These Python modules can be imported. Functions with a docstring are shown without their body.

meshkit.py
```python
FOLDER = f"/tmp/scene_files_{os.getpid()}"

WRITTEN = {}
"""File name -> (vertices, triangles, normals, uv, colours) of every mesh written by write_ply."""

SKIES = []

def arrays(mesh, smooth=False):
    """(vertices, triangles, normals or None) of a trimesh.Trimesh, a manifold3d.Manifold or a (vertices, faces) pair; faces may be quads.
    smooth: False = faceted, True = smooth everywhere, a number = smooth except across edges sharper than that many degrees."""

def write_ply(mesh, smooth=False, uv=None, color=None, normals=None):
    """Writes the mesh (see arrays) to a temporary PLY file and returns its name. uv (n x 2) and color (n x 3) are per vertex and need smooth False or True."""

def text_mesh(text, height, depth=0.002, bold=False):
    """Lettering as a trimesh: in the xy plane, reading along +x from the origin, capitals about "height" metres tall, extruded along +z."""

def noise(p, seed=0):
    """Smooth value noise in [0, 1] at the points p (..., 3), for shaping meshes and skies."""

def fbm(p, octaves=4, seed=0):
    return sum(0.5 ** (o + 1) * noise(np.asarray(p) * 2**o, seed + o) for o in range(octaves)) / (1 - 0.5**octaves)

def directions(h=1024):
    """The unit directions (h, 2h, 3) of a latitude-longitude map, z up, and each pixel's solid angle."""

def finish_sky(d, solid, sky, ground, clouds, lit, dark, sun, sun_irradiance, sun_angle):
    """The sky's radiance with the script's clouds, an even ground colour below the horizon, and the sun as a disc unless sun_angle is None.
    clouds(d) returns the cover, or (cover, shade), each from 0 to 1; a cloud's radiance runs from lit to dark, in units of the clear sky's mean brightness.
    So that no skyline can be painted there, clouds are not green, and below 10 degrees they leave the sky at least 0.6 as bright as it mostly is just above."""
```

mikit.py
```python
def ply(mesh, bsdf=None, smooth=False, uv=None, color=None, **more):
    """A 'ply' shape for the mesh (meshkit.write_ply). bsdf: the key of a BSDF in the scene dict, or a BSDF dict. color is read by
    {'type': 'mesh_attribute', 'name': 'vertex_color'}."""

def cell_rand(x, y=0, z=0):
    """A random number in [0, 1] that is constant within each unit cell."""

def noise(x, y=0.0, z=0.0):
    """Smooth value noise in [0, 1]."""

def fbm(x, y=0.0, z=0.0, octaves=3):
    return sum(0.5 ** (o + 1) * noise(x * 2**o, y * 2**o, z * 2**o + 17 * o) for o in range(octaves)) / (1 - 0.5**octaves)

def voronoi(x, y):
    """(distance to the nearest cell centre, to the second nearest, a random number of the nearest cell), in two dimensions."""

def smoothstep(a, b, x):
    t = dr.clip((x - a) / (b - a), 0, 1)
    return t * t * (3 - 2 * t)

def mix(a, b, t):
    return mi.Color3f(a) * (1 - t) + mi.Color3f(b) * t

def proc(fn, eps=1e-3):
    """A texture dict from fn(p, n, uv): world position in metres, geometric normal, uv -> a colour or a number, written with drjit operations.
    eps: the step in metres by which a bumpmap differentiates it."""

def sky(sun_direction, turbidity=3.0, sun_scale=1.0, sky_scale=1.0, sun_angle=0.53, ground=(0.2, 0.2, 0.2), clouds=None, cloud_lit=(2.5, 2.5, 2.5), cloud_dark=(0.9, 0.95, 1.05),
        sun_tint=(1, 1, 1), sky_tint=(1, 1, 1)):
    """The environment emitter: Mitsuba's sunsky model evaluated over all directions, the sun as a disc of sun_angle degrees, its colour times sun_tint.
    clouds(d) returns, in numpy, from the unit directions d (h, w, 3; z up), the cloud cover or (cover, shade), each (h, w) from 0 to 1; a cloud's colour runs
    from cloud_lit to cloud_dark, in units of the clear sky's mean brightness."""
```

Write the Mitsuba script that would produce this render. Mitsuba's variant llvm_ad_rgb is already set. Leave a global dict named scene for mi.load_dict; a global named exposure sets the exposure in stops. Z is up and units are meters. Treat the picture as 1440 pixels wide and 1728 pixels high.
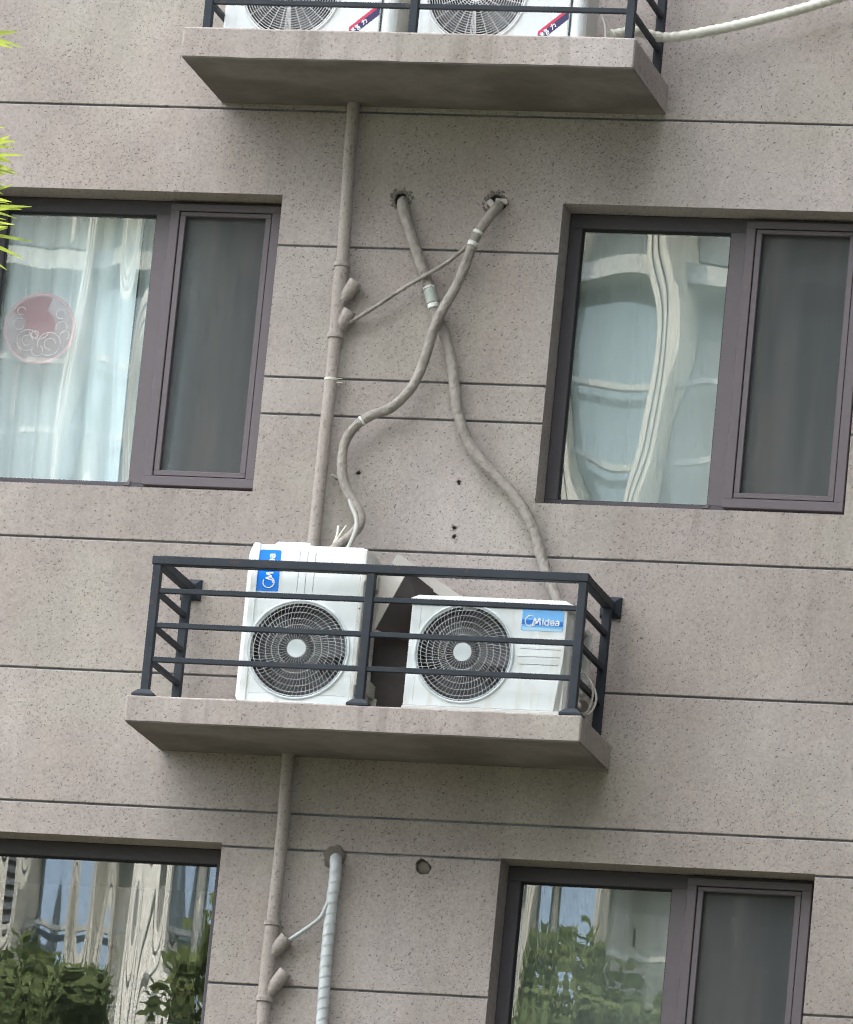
import math, random
import numpy as np, trimesh, mitsuba as mi, drjit as dr
import manifold3d as m3
import mikit, meshkit
from mikit import proc, noise, fbm, smoothstep, mix, cell_rand
T = mi.ScalarTransform4f
rng = random.Random(7)
nrng = np.random.default_rng(7)
scene, labels = {'type': 'scene'}, {}

# ------------------------------------------------------------------ camera, sky, exposure
YAW, PITCH, ROLL, FPX, DIST = math.radians(-14.5921), math.radians(12.8309), math.radians(5.5676), 13587.6, 38.0
_f = np.array([math.sin(YAW) * math.cos(PITCH), math.cos(YAW) * math.cos(PITCH), math.sin(PITCH)])
_r = np.array([math.cos(YAW), -math.sin(YAW), 0.0])
_u = np.cross(_r, _f)
_up = -math.sin(ROLL) * _r + math.cos(ROLL) * _u
CAM = np.array([0, 0, 10.04]) - _f * DIST
scene['camera'] = {'type': 'perspective', 'fov_axis': 'x', 'fov': math.degrees(2 * math.atan(720 / FPX)), 'near_clip': 0.5, 'far_clip': 2000.0,
                   'to_world': T().look_at(origin=CAM.tolist(), target=(CAM + _f).tolist(), up=_up.tolist())}
SUN = np.array([-0.56, 0.36, 0.75])
def cloud_cover(d):
    n = meshkit.fbm(d * np.array([2.2, 2.2, 4.0]) + 3.1, 4, seed=3)
    cover = 0.62 + 0.36 * np.clip((n - 0.42) * 5, 0, 1)
    sun = d @ (SUN / np.linalg.norm(SUN))
    return cover, np.clip(1.02 - 0.62 * sun - 0.50 * d[..., 2], 0, 1)      # haze and cloud: brightest towards the sun and overhead
scene['sky'] = mikit.sky(SUN.tolist(), turbidity=3.5, sun_scale=0.40, ground=(0.05, 0.05, 0.045), clouds=cloud_cover, cloud_lit=(5.5, 5.4, 5.35), cloud_dark=(0.62, 0.66, 0.72))
exposure = 4.62

# ------------------------------------------------------------------ materials
def tex(fn, eps=1e-3): return proc(fn, eps)
def rgb(*c): return {'type': 'rgb', 'value': list(c)}
def mat(name, d): scene['m_' + name] = d; return 'm_' + name
def plain(name, c, rough=0.5, metallic=0.0, spec=0.5):
    return mat(name, {'type': 'twosided', 'b': {'type': 'principled', 'base_color': rgb(*c), 'roughness': rough, 'metallic': metallic, 'specular': spec}})

def plane(p):
    return p.x + 0.37 * p.y, p.z + 0.61 * p.y

def flecks(x, y, cell, prob, lo, hi, seed):
    """Short dark chips in random directions: 0..1."""
    gx, gy = dr.floor(x / cell), dr.floor(y / cell)
    out = mi.Float(0)
    for a in (-1, 0, 1):
        for b in (-1, 0, 1):
            cx, cy = gx + a, gy + b
            px, py = (cx + cell_rand(cx, cy, seed)) * cell, (cy + cell_rand(cx, cy, seed + 1)) * cell
            th = 0.85 + (cell_rand(cx, cy, seed + 2) - 0.5) * 2.6
            ln = lo + (hi - lo) * dr.square(cell_rand(cx, cy, seed + 3))
            wd = 0.0019 + 0.0015 * cell_rand(cx, cy, seed + 4)
            on = cell_rand(cx, cy, seed + 5) < prob
            dx, dy = x - px, y - py
            u = (dx * dr.cos(th) + dy * dr.sin(th)) / ln
            v = (dy * dr.cos(th) - dx * dr.sin(th)) / wd
            s = 1 - smoothstep(0.6, 1.25, dr.sqrt(u * u + v * v))
            out = dr.maximum(out, dr.select(on, s * (0.45 + 0.55 * cell_rand(cx, cy, seed + 6)), 0))
    return out

def chips(p):
    x, y = plane(p)
    wx = x + 0.006 * (noise(x * 60, y * 60, 3) - 0.5)
    wy = y + 0.006 * (noise(x * 60, y * 60, 9) - 0.5)
    dens = smoothstep(0.30, 0.62, noise(x * 5.0, y * 5.0, 4.5))
    return dr.maximum(flecks(wx, wy, 0.034, 0.62, 0.0034, 0.0105, 11), (0.25 + 0.75 * dens) * 0.75 * flecks(wx, wy, 0.0165, 0.60, 0.0026, 0.0058, 31))

def grain(p):
    x, y = plane(p)
    return 0.6 * noise(x * 95, y * 95, 1) + 0.4 * noise(x * 210, y * 210, 2)

def stucco_color(p, n, uv):
    x, y = plane(p)
    big = fbm(x * 0.9, y * 0.9, 2.0, 4)
    mid = fbm(x * 5, y * 3, 7.0, 3)
    streak = fbm(x * 11, y * 0.7, 5.0, 3)
    c = mix((0.298, 0.262, 0.238), (0.360, 0.326, 0.306), smoothstep(0.3, 0.7, big))
    c = mix(c, mi.Color3f(0.335, 0.325, 0.275), 0.35 * smoothstep(0.52, 0.75, fbm(x * 2.4, y * 2.4, 21.0, 2)))
    c = mix(c, mi.Color3f(0.335, 0.292, 0.285), 0.2 * smoothstep(0.55, 0.78, fbm(x * 3.1, y * 3.1, 41.0, 2)))
    c *= 0.86 + 0.24 * mid
    c *= 0.94 + 0.12 * streak
    # old rain streaks below the window sills and below the pipe holes
    def under(x0, x1, z0, ln): return smoothstep(x0 - 0.05, x0 + 0.02, p.x) * (1 - smoothstep(x1 - 0.02, x1 + 0.05, p.x)) * dr.select(p.z < z0, dr.exp(-(z0 - p.z) / ln), 0)
    runs = smoothstep(0.50, 0.72, fbm(p.x * 26, p.z * 0.8, 13.0, 3))
    drip = under(0.52, 2.0, 10.105, 0.35) + under(-2.34, -0.86, 10.107, 0.35) + 1.4 * under(-0.33, -0.20, 11.56, 0.22) + 1.4 * under(0.13, 0.26, 11.56, 0.22) + under(-0.36, -0.20, 8.36, 0.3) + 1.2 * under(0.12, 0.18, 8.34, 0.2)
    c = mix(c, mi.Color3f(0.16, 0.145, 0.13), dr.minimum(0.20 * drip * runs, 0.4))
    c *= 0.84 + 0.32 * grain(p)
    return mix(c, mi.Color3f(0.068, 0.060, 0.058), 0.74 * chips(p))

def stucco_height(p, n, uv):
    return 0.6 * grain(p) + 0.25 * fbm(plane(p)[0] * 30, plane(p)[1] * 30, 5.0, 2) - 0.8 * chips(p)

def groove_color(p, n, uv):
    x, y = plane(p)
    g = mix((0.115, 0.125, 0.145), (0.19, 0.195, 0.205), smoothstep(0.35, 0.75, fbm(x * 7, y * 20, 3.0, 3)))
    return dr.select(n.y < -0.5, g, stucco_color(p, n, uv))

def pipe_paint(p, n, uv):
    g = noise(p.x * 160, p.z * 160, p.y * 160)
    c = mix((0.265, 0.232, 0.208), (0.325, 0.292, 0.266), fbm(p.x * 12, p.z * 5, 3.0, 3))
    c *= 0.88 + 0.22 * g
    return mix(c, mi.Color3f(0.16, 0.145, 0.13), 0.6 * smoothstep(0.70, 0.82, noise(p.x * 110, p.z * 75, p.y * 110 + 4)))

def bump(inner, fn, scale, eps=1e-3):
    return {'type': 'bumpmap', 'arbitrary': tex(fn, eps), 'scale': scale, 'bsdf': inner}

mat('stucco', {'type': 'twosided', 'b': bump({'type': 'principled', 'base_color': tex(stucco_color), 'roughness': 0.9, 'specular': 0.25}, stucco_height, 0.0035, 1.2e-3)})
mat('groove', {'type': 'twosided', 'b': {'type': 'principled', 'base_color': tex(groove_color), 'roughness': 0.85, 'specular': 0.25}})
mat('pipe', {'type': 'twosided', 'b': bump({'type': 'principled', 'base_color': tex(pipe_paint), 'roughness': 0.8, 'specular': 0.3},
    lambda p, n, uv: noise(p.x * 160, p.z * 160, p.y * 160), 0.0022, 1.2e-3)})
plain('mortar', (0.13, 0.115, 0.098), 0.95)
plain('brick_bit', (0.42, 0.39, 0.36), 0.9)
plain('void', (0.012, 0.011, 0.010), 0.9)
mat('rail', {'type': 'twosided', 'b': {'type': 'principled', 'base_color': tex(lambda p, n, uv: mix(mix((0.017, 0.023, 0.030), (0.034, 0.041, 0.050), fbm(p.x * 9, p.z * 9, p.y * 9, 3)), mi.Color3f(0.075, 0.045, 0.030), 0.5 * smoothstep(0.70, 0.80, fbm(p.x * 34, p.z * 34, p.y * 34, 3)))), 'roughness': 0.6, 'specular': 0.2}})
plain('frame', (0.090, 0.076, 0.085), 0.55)
plain('frame_dark', (0.048, 0.043, 0.052), 0.55)
plain('gasket', (0.012, 0.012, 0.013), 0.7)
def white_paint(p, n, uv):
    d = fbm(p.x * 7 + p.y * 5, p.z * 2.2, 4.0, 4)
    c = mix((0.74, 0.79, 0.80), (0.66, 0.71, 0.71), smoothstep(0.42, 0.75, d))
    return mix(c, mi.Color3f(0.55, 0.53, 0.46), 0.40 * smoothstep(0.55, 0.8, fbm(p.x * 26, p.z * 5, p.y * 26, 3)))
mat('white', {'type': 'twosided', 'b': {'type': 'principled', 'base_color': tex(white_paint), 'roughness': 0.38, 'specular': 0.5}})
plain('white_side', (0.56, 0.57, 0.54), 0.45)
plain('side_metal', (0.42, 0.42, 0.37), 0.5)
plain('cream_plastic', (0.72, 0.73, 0.69), 0.4)
plain('grille', (0.74, 0.76, 0.76), 0.4)
plain('hub', (0.62, 0.68, 0.70), 0.4)
plain('cavity', (0.006, 0.007, 0.010), 0.8)
plain('blade', (0.012, 0.014, 0.020), 0.5)
plain('label_blue', (0.0, 0.20, 0.78), 0.35)
plain('label_pale', (0.16, 0.46, 0.86), 0.45)
plain('label_band', (0.01, 0.17, 0.62), 0.45)
plain('label_edge', (0.40, 0.68, 0.92), 0.45)
plain('letter', (0.88, 0.90, 0.90), 0.4)
plain('slot', (0.10, 0.11, 0.11), 0.7)
plain('stripe_red', (0.62, 0.04, 0.11), 0.4)
plain('stripe_navy', (0.035, 0.025, 0.11), 0.4)
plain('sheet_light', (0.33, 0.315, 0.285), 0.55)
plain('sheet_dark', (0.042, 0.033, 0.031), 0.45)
plain('cable', (0.50, 0.49, 0.43), 0.5)
plain('cable_dark', (0.03, 0.032, 0.03), 0.5)
def wrap(p, n, uv):
    c = mix((0.19, 0.172, 0.15), (0.285, 0.262, 0.232), fbm(p.x * 10, p.z * 10, p.y * 10, 3))
    return c * (0.85 + 0.3 * noise(p.x * 45, p.z * 45, p.y * 45))
mat('wrap', {'type': 'twosided', 'b': bump({'type': 'principled', 'base_color': tex(wrap), 'roughness': 0.65, 'specular': 0.4}, lambda p, n, uv: fbm(p.x * 60, p.z * 60, p.y * 60, 2), 0.009, 1.5e-3)})
plain('tube_pale', (0.30, 0.305, 0.27), 0.5)
plain('tape_white', (0.56, 0.56, 0.53), 0.4)
plain('tape_green', (0.30, 0.34, 0.30), 0.5)
mat('wrap_white', {'type': 'twosided', 'b': {'type': 'principled', 'base_color': tex(lambda p, n, uv: mix((0.31, 0.335, 0.335), (0.47, 0.50, 0.505), fbm(p.x * 20, p.z * 14, p.y * 20, 3))), 'roughness': 0.4}})
mat('hose_white', {'type': 'twosided', 'b': {'type': 'principled', 'base_color': tex(lambda p, n, uv: mix((0.46, 0.46, 0.39), (0.62, 0.62, 0.56), fbm(p.x * 14, p.z * 14, p.y * 14, 3))), 'roughness': 0.5}})
mat('glass', {'type': 'thindielectric', 'int_ior': 1.88, 'specular_transmittance': rgb(0.86, 0.935, 0.945), 'specular_reflectance': rgb(0.97, 1.0, 0.99)})
mat('screen', {'type': 'blendbsdf', 'weight': 0.80, 'a': {'type': 'thindielectric', 'int_ior': 1.08, 'specular_transmittance': rgb(0.9, 0.95, 0.95)},
               'b': {'type': 'twosided', 'b': {'type': 'diffuse', 'reflectance': tex(lambda p, n, uv: mix((0.078, 0.084, 0.086), (0.108, 0.110, 0.108), smoothstep(0.2, 0.85, fbm(p.x * 11, p.z * 1.1, 3.0, 4))))}}})
mat('curtain', {'type': 'twosided', 'b': {'type': 'diffuse', 'reflectance': rgb(0.76, 0.79, 0.80)}})
mat('curtain_mist', {'type': 'twosided', 'b': {'type': 'diffuse', 'reflectance': rgb(0.37, 0.395, 0.39)}})
mat('curtain_dim', {'type': 'twosided', 'b': {'type': 'diffuse', 'reflectance': rgb(0.24, 0.245, 0.22)}})
mat('curtain_grey', {'type': 'twosided', 'b': {'type': 'diffuse', 'reflectance': rgb(0.22, 0.23, 0.23)}})
def soffit_shade_color(p, n, uv):  # smooth underside finish, toned darker to deepen the shade below the ledges
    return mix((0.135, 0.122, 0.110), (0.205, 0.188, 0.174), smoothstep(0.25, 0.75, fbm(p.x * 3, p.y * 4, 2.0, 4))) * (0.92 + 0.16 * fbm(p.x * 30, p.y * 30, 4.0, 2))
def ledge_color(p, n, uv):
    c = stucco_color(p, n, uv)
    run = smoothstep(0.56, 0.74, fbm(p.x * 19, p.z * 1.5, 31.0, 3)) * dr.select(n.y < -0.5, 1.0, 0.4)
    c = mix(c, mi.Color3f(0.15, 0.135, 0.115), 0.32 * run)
    return dr.select(n.z < -0.6, soffit_shade_color(p, n, uv), c)
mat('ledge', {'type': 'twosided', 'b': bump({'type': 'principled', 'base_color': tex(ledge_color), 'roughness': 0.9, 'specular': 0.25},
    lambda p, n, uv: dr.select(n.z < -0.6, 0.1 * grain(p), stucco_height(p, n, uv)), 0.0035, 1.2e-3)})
plain('wing', (0.045, 0.045, 0.045), 0.9)  # near-black so the added side mass returns hardly any light
plain('room', (0.30, 0.29, 0.27), 0.9)
plain('paper_rim', (0.56, 0.38, 0.40), 0.7)
mat('paper_pale', {'type': 'blendbsdf', 'weight': 0.34, 'a': {'type': 'thindielectric', 'int_ior': 1.06}, 'b': {'type': 'twosided', 'b': {'type': 'diffuse', 'reflectance': rgb(0.55, 0.30, 0.33)}}})
mat('paper_film', {'type': 'blendbsdf', 'weight': 0.38, 'a': {'type': 'thindielectric', 'int_ior': 1.06}, 'b': {'type': 'twosided', 'b': {'type': 'diffuse', 'reflectance': rgb(0.45, 0.16, 0.20)}}})
plain('paper_white', (0.60, 0.52, 0.52), 0.6)
mat('bamboo_leaf', {'type': 'principledthin', 'base_color': rgb(0.27, 0.35, 0.065), 'roughness': 0.5, 'diff_trans': 1.0, 'spec_trans': 0.0})
plain('culm', (0.075, 0.095, 0.035), 0.5)
mat('tree_leaf', {'type': 'principledthin', 'base_color': tex(lambda p, n, uv: mix((0.085, 0.125, 0.065), (0.19, 0.24, 0.11), noise(p.x * 1.3, p.y * 1.3, p.z * 1.3))), 'roughness': 0.6, 'diff_trans': 0.8})
plain('bark', (0.09, 0.07, 0.05), 0.9)
plain('facade_cream', (0.50, 0.50, 0.45), 0.8)
plain('facade_grey', (0.36, 0.40, 0.385), 0.8)
plain('facade_white', (0.70, 0.70, 0.66), 0.7)
mat('facade_glass', {'type': 'twosided', 'b': {'type': 'principled', 'base_color': rgb(0.34, 0.42, 0.49), 'roughness': 0.06, 'metallic': 0.7, 'specular': 0.8}})
plain('facade_pale', (0.375, 0.405, 0.395), 0.7)
mat('facade_mist', {'type': 'twosided', 'b': {'type': 'principled', 'base_color': rgb(0.34, 0.42, 0.42), 'roughness': 0.1, 'metallic': 0.2, 'specular': 0.6}})
plain('louvre', (0.20, 0.22, 0.24), 0.5)
mat('ground', {'type': 'twosided', 'b': {'type': 'diffuse', 'reflectance': tex(lambda p, n, uv: mix((0.040, 0.048, 0.03), (0.075, 0.075, 0.06), fbm(p.x * 0.4, p.y * 0.4, 1.0, 4)))}})

# ------------------------------------------------------------------ helpers
def fresh(key):
    if key not in scene and key not in labels: return key
    i = 1
    while f'{key}_{i:03d}' in scene or f'{key}_{i:03d}' in labels: i += 1
    return f'{key}_{i:03d}'

def thing(name, label, cat=None, group=None):
    k = fresh(name); labels[k] = {'label': label}
    if cat: labels[k]['category'] = cat
    if group: labels[k]['group'] = group
    return k

def obj(name, mesh, m, parent=None, smooth=False, label=None, kind=None, cat=None, **more):
    k = fresh(f'{parent}__{name}' if parent else name)
    scene[k] = mikit.ply(mesh, m, smooth, **more) if not isinstance(mesh, dict) else mesh
    e = {a: b for a, b in (('label', label), ('category', cat), ('kind', kind)) if b}
    if e: labels[k] = e
    return k

def mm(m):
    t = m.to_mesh(); return trimesh.Trimesh(t.vert_properties[:, :3], t.tri_verts, process=False)
def cat(*ms): return trimesh.util.concatenate([m for m in ms])
def bx(x0, x1, y0, y1, z0, z1): return m3.Manifold.cube([x1 - x0, y1 - y0, z1 - z0]).translate([x0, y0, z0])
def cbox(x0, x1, y0, y1, z0, z1, c=0.002):
    a, b = np.array([x0, y0, z0]), np.array([x1, y1, z1]); pts = []
    c = min(c, 0.45 * (b - a).min())
    for sx in (0, 1):
        for sy in (0, 1):
            for sz in (0, 1):
                p = np.where([sx, sy, sz], b, a); s = np.where([sx, sy, sz], -c, c)
                for ax in range(3):
                    q = p + s; q[ax] = p[ax]; pts.append(q)
    return mm(m3.Manifold.hull_points(np.array(pts)))
def bar(p0, p1, w, h, c=0.002, ref=(0, 0, 1)):
    """A bar from p0 to p1, w wide, h high (along ref)."""
    p0, p1 = np.array(p0, float), np.array(p1, float); d = p1 - p0; L = np.linalg.norm(d); d /= L
    s = np.cross(d, ref); s /= np.linalg.norm(s); u = np.cross(s, d)
    b = cbox(0, L, -w / 2, w / 2, -h / 2, h / 2, c)
    M = np.eye(4); M[:3, 0], M[:3, 1], M[:3, 2], M[:3, 3] = d, s, u, p0
    if np.linalg.det(M[:3, :3]) < 0: M[:3, 1] *= -1
    b.apply_transform(M); return b
def spline(pts, step=0.012):
    P = np.array(pts, float); Q = np.vstack([2 * P[0] - P[1], P, 2 * P[-1] - P[-2]]); out = []
    for i in range(len(P) - 1):
        a, b, c, d = Q[i:i + 4]; n = max(2, int(np.linalg.norm(c - b) / step))
        for t in np.arange(n) / n:
            out.append(0.5 * (2 * b + (c - a) * t + (2 * a - 5 * b + 4 * c - d) * t * t + (3 * b - a - 3 * c + d) * t ** 3))
    return np.array(out + [P[-1]])
def tube(path, r, n=14, cap=True, pitch=0, ridge=0.0):
    P = np.array(path, float); r = np.broadcast_to(np.asarray(r, float), len(P))
    d = np.gradient(P, axis=0); d /= np.linalg.norm(d, axis=1, keepdims=True) + 1e-12
    u = np.cross(d[0], [0.31, 0.9, 0.12]); u /= np.linalg.norm(u); V = []
    a = np.arange(n) / n * 2 * math.pi
    for i in range(len(P)):
        u = u - d[i] * (u @ d[i]); u /= np.linalg.norm(u); w = np.cross(d[i], u)
        ri = r[i]
        if pitch:      # lapped tape: a saw-tooth that winds round the pipe
            sl = np.linalg.norm(np.diff(P[:i + 1], axis=0), axis=1).sum() if i else 0.0
            ri = r[i] * (1 + ridge * (((sl / pitch - a / (2 * math.pi)) % 1.0) - 0.5))
        V.append(P[i] + np.broadcast_to(ri, n)[:, None] * (np.cos(a)[:, None] * u + np.sin(a)[:, None] * w))
    V = np.vstack(V); F = []
    for i in range(len(P) - 1):
        for j in range(n):
            k = (j + 1) % n; F += [[i * n + j, i * n + k, (i + 1) * n + k], [i * n + j, (i + 1) * n + k, (i + 1) * n + j]]
    if cap:
        V = np.vstack([V, P[0], P[-1]]); e = (len(P) - 1) * n; c0 = len(V) - 2
        for j in range(n):
            k = (j + 1) % n; F += [[c0, k, j], [c0 + 1, e + j, e + k]]
    return trimesh.Trimesh(V, np.array(F), process=False)
def lump(c, r, seed, sub=3, amp=0.4, freq=1.6):
    s = trimesh.creation.icosphere(subdivisions=sub); v = np.array(s.vertices)
    k = 1 + amp * (meshkit.fbm(v * freq + seed * 7.3, 3, seed=seed) - 0.5) * 2
    s.vertices = v * k[:, None] * np.asarray(r) + np.asarray(c); return s
def ypoly(pts, y0, y1):
    """Polygon given in (x, z), extruded from y0 to y1."""
    c = m3.CrossSection([np.array(pts, float)], m3.FillRule.NonZero)
    m = mm(m3.Manifold.extrude(c, y1 - y0)); v = np.array(m.vertices)
    return trimesh.Trimesh(np.stack([v[:, 0], y0 + v[:, 2], v[:, 1]], 1), np.array(m.faces)[:, ::-1], process=False)
def annulus(cx, cz, r0, r1, y0, y1, a0=0.0, a1=360.0, n=64):
    a = np.radians(np.linspace(a0, a1, n)); full = abs(a1 - a0) >= 359.9
    if full: a = a[:-1]
    o = np.stack([cx + r1 * np.cos(a), cz + r1 * np.sin(a)], 1); i = np.stack([cx + r0 * np.cos(a), cz + r0 * np.sin(a)], 1)
    if full:
        c = m3.CrossSection([o]) - (m3.CrossSection([i]) if r0 > 0 else m3.CrossSection())
    else:
        c = m3.CrossSection([np.vstack([o, i[::-1]])], m3.FillRule.NonZero)
    m = mm(m3.Manifold.extrude(c, y1 - y0)); v = np.array(m.vertices)
    return trimesh.Trimesh(np.stack([v[:, 0], y0 + v[:, 2], v[:, 1]], 1), np.array(m.faces)[:, ::-1], process=False)
def text_xz(s, h, depth=0.0015):
    t = meshkit.text_mesh(s, h, depth, bold=True); v = np.array(t.vertices)
    return trimesh.Trimesh(np.stack([v[:, 0], -v[:, 2], v[:, 1]], 1), np.array(t.faces), process=False)   # front faces -y
def moved(m, f):
    v = f(np.array(m.vertices)); return trimesh.Trimesh(v, np.array(m.faces), process=False)

# ------------------------------------------------------------------ ground and building
obj('ground', trimesh.Trimesh(np.array([[-400, -400, 0], [400, -400, 0], [400, 400, 0], [-400, 400, 0]], float), np.array([[0, 1, 2], [0, 2, 3]]), process=False), 'm_ground', kind='structure')

BLD = thing('apartment_building', 'taupe stucco apartment wall with thin horizontal joints and dark framed windows', 'building')
WX = [(0.520, 2.003), (-2.343, -0.860), (0.518, 2.012), (-2.873, -0.832)]
WZ = [(10.105, 11.570), (10.107, 11.572), (6.930, 8.398), (6.935, 8.406)]
HOLES = [(-0.274, 11.562, 0.040), (0.195, 11.562, 0.045), (-0.280, 8.362, 0.040), (0.149, 8.338, 0.037),
         (-0.350, 10.217, 0.011), (0.144, 10.190, 0.012), (0.143, 9.968, 0.011), (0.147, 9.926, 0.012), (-0.452, 10.187, 0.009)]
GROOVES = [5.30, 6.45, 7.092, 7.737, 8.388, 8.560, 9.205, 9.844, 10.490, 10.672, 11.321, 11.994, 12.95, 14.2]
def rough_hole(x, z, r, depth, seed):
    a = np.arange(36) / 36 * 2 * math.pi; w3 = nrng.random(3) * 6.28; rr = r * (1 + 0.10 * np.sin(2 * a + w3[0]) + 0.07 * np.sin(3 * a + w3[1]) + 0.05 * np.sin(7 * a + w3[2]))
    c = m3.CrossSection([np.stack([x + rr * np.cos(a), z + rr * np.sin(a)], 1)])
    return m3.Manifold.extrude(c, depth + 0.02).rotate([90, 0, 0]).translate([0, depth, 0])
cut = m3.Manifold()
for (a, b), (c, d) in zip(WX, WZ): cut = cut + bx(a, b, -0.1, 0.5, c, d)
hole_solids = [rough_hole(x, z, r, 0.16 if r > 0.02 else 0.05, i) for i, (x, z, r) in enumerate(HOLES)]
for h in hole_solids: cut = cut + h
EX = 7.0
edges = [4.2] + GROOVES + [15.5]
G2 = 0.0052
for i in range(len(edges) - 1):
    z0, z1 = edges[i] + (G2 if i else 0), edges[i + 1] - (G2 if i < len(edges) - 2 else 0)
    c = m3.CrossSection([np.array([[0.012, z0], [0.012, z1], [0.003, z1], [0.0, z1 - 0.003], [0.0, z0 + 0.003], [0.003, z0]])], m3.FillRule.NonZero)
    solid = m3.Manifold.extrude(c, 2 * EX)               # x = y-coordinate, y = z-coordinate, z = length
    v = solid.warp_batch(lambda q: np.stack([q[:, 2] - EX, q[:, 0], q[:, 1]], 1)) if hasattr(solid, 'warp_batch') else None
    if v.volume() < 0: raise ValueError('orientation')
    obj('wall_panel', mm(v - cut), 'm_stucco', BLD)
obj('wall_core', mm(bx(-EX, EX, 0.012, 0.30, 4.2, 15.5) - cut), 'm_groove', BLD)
ROOF = 30.0
shell = [(-14, -EX, 0.0, 0.30, 0, ROOF), (EX, 14, 0.0, 0.30, 0, ROOF), (-EX, EX, 0.0, 0.30, 0, 4.2), (-EX, EX, 0.0, 0.30, 15.5, ROOF),
         (-14, 14, 12.0, 12.3, 0, ROOF), (-14, -13.7, 0.30, 12.0, 0, ROOF), (13.7, 14, 0.30, 12.0, 0, ROOF)]
obj('outer_wall', cat(*[mm(bx(*s)) for s in shell]), 'm_stucco', BLD)
obj('wing', mm(m3.Manifold.extrude(m3.CrossSection([np.array([[2.43, -0.004], [3.08, -3.0], [4.5, -9.5], [13.9, -9.5], [13.9, -0.004]])], m3.FillRule.EvenOdd), ROOF - 0.01)), 'm_wing', BLD)  # unseen side mass, added and shaped to block sky light from the right
obj('roof', cbox(-14.3, 14.3, -0.35, 12.6, ROOF, ROOF + 0.4, 0.02), 'm_stucco', BLD)
for (a, b), (c, d) in zip(WX, WZ):
    outer = bx(a - 0.7, b + 0.7, 0.3, 3.6, c - 0.95, d + 0.45)
    obj('room', mm(outer - bx(a - 0.6, b + 0.6, 0.302, 3.5, c - 0.9, d + 0.4) - bx(a, b, 0.25, 0.35, c, d)), 'm_room', BLD)

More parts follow.
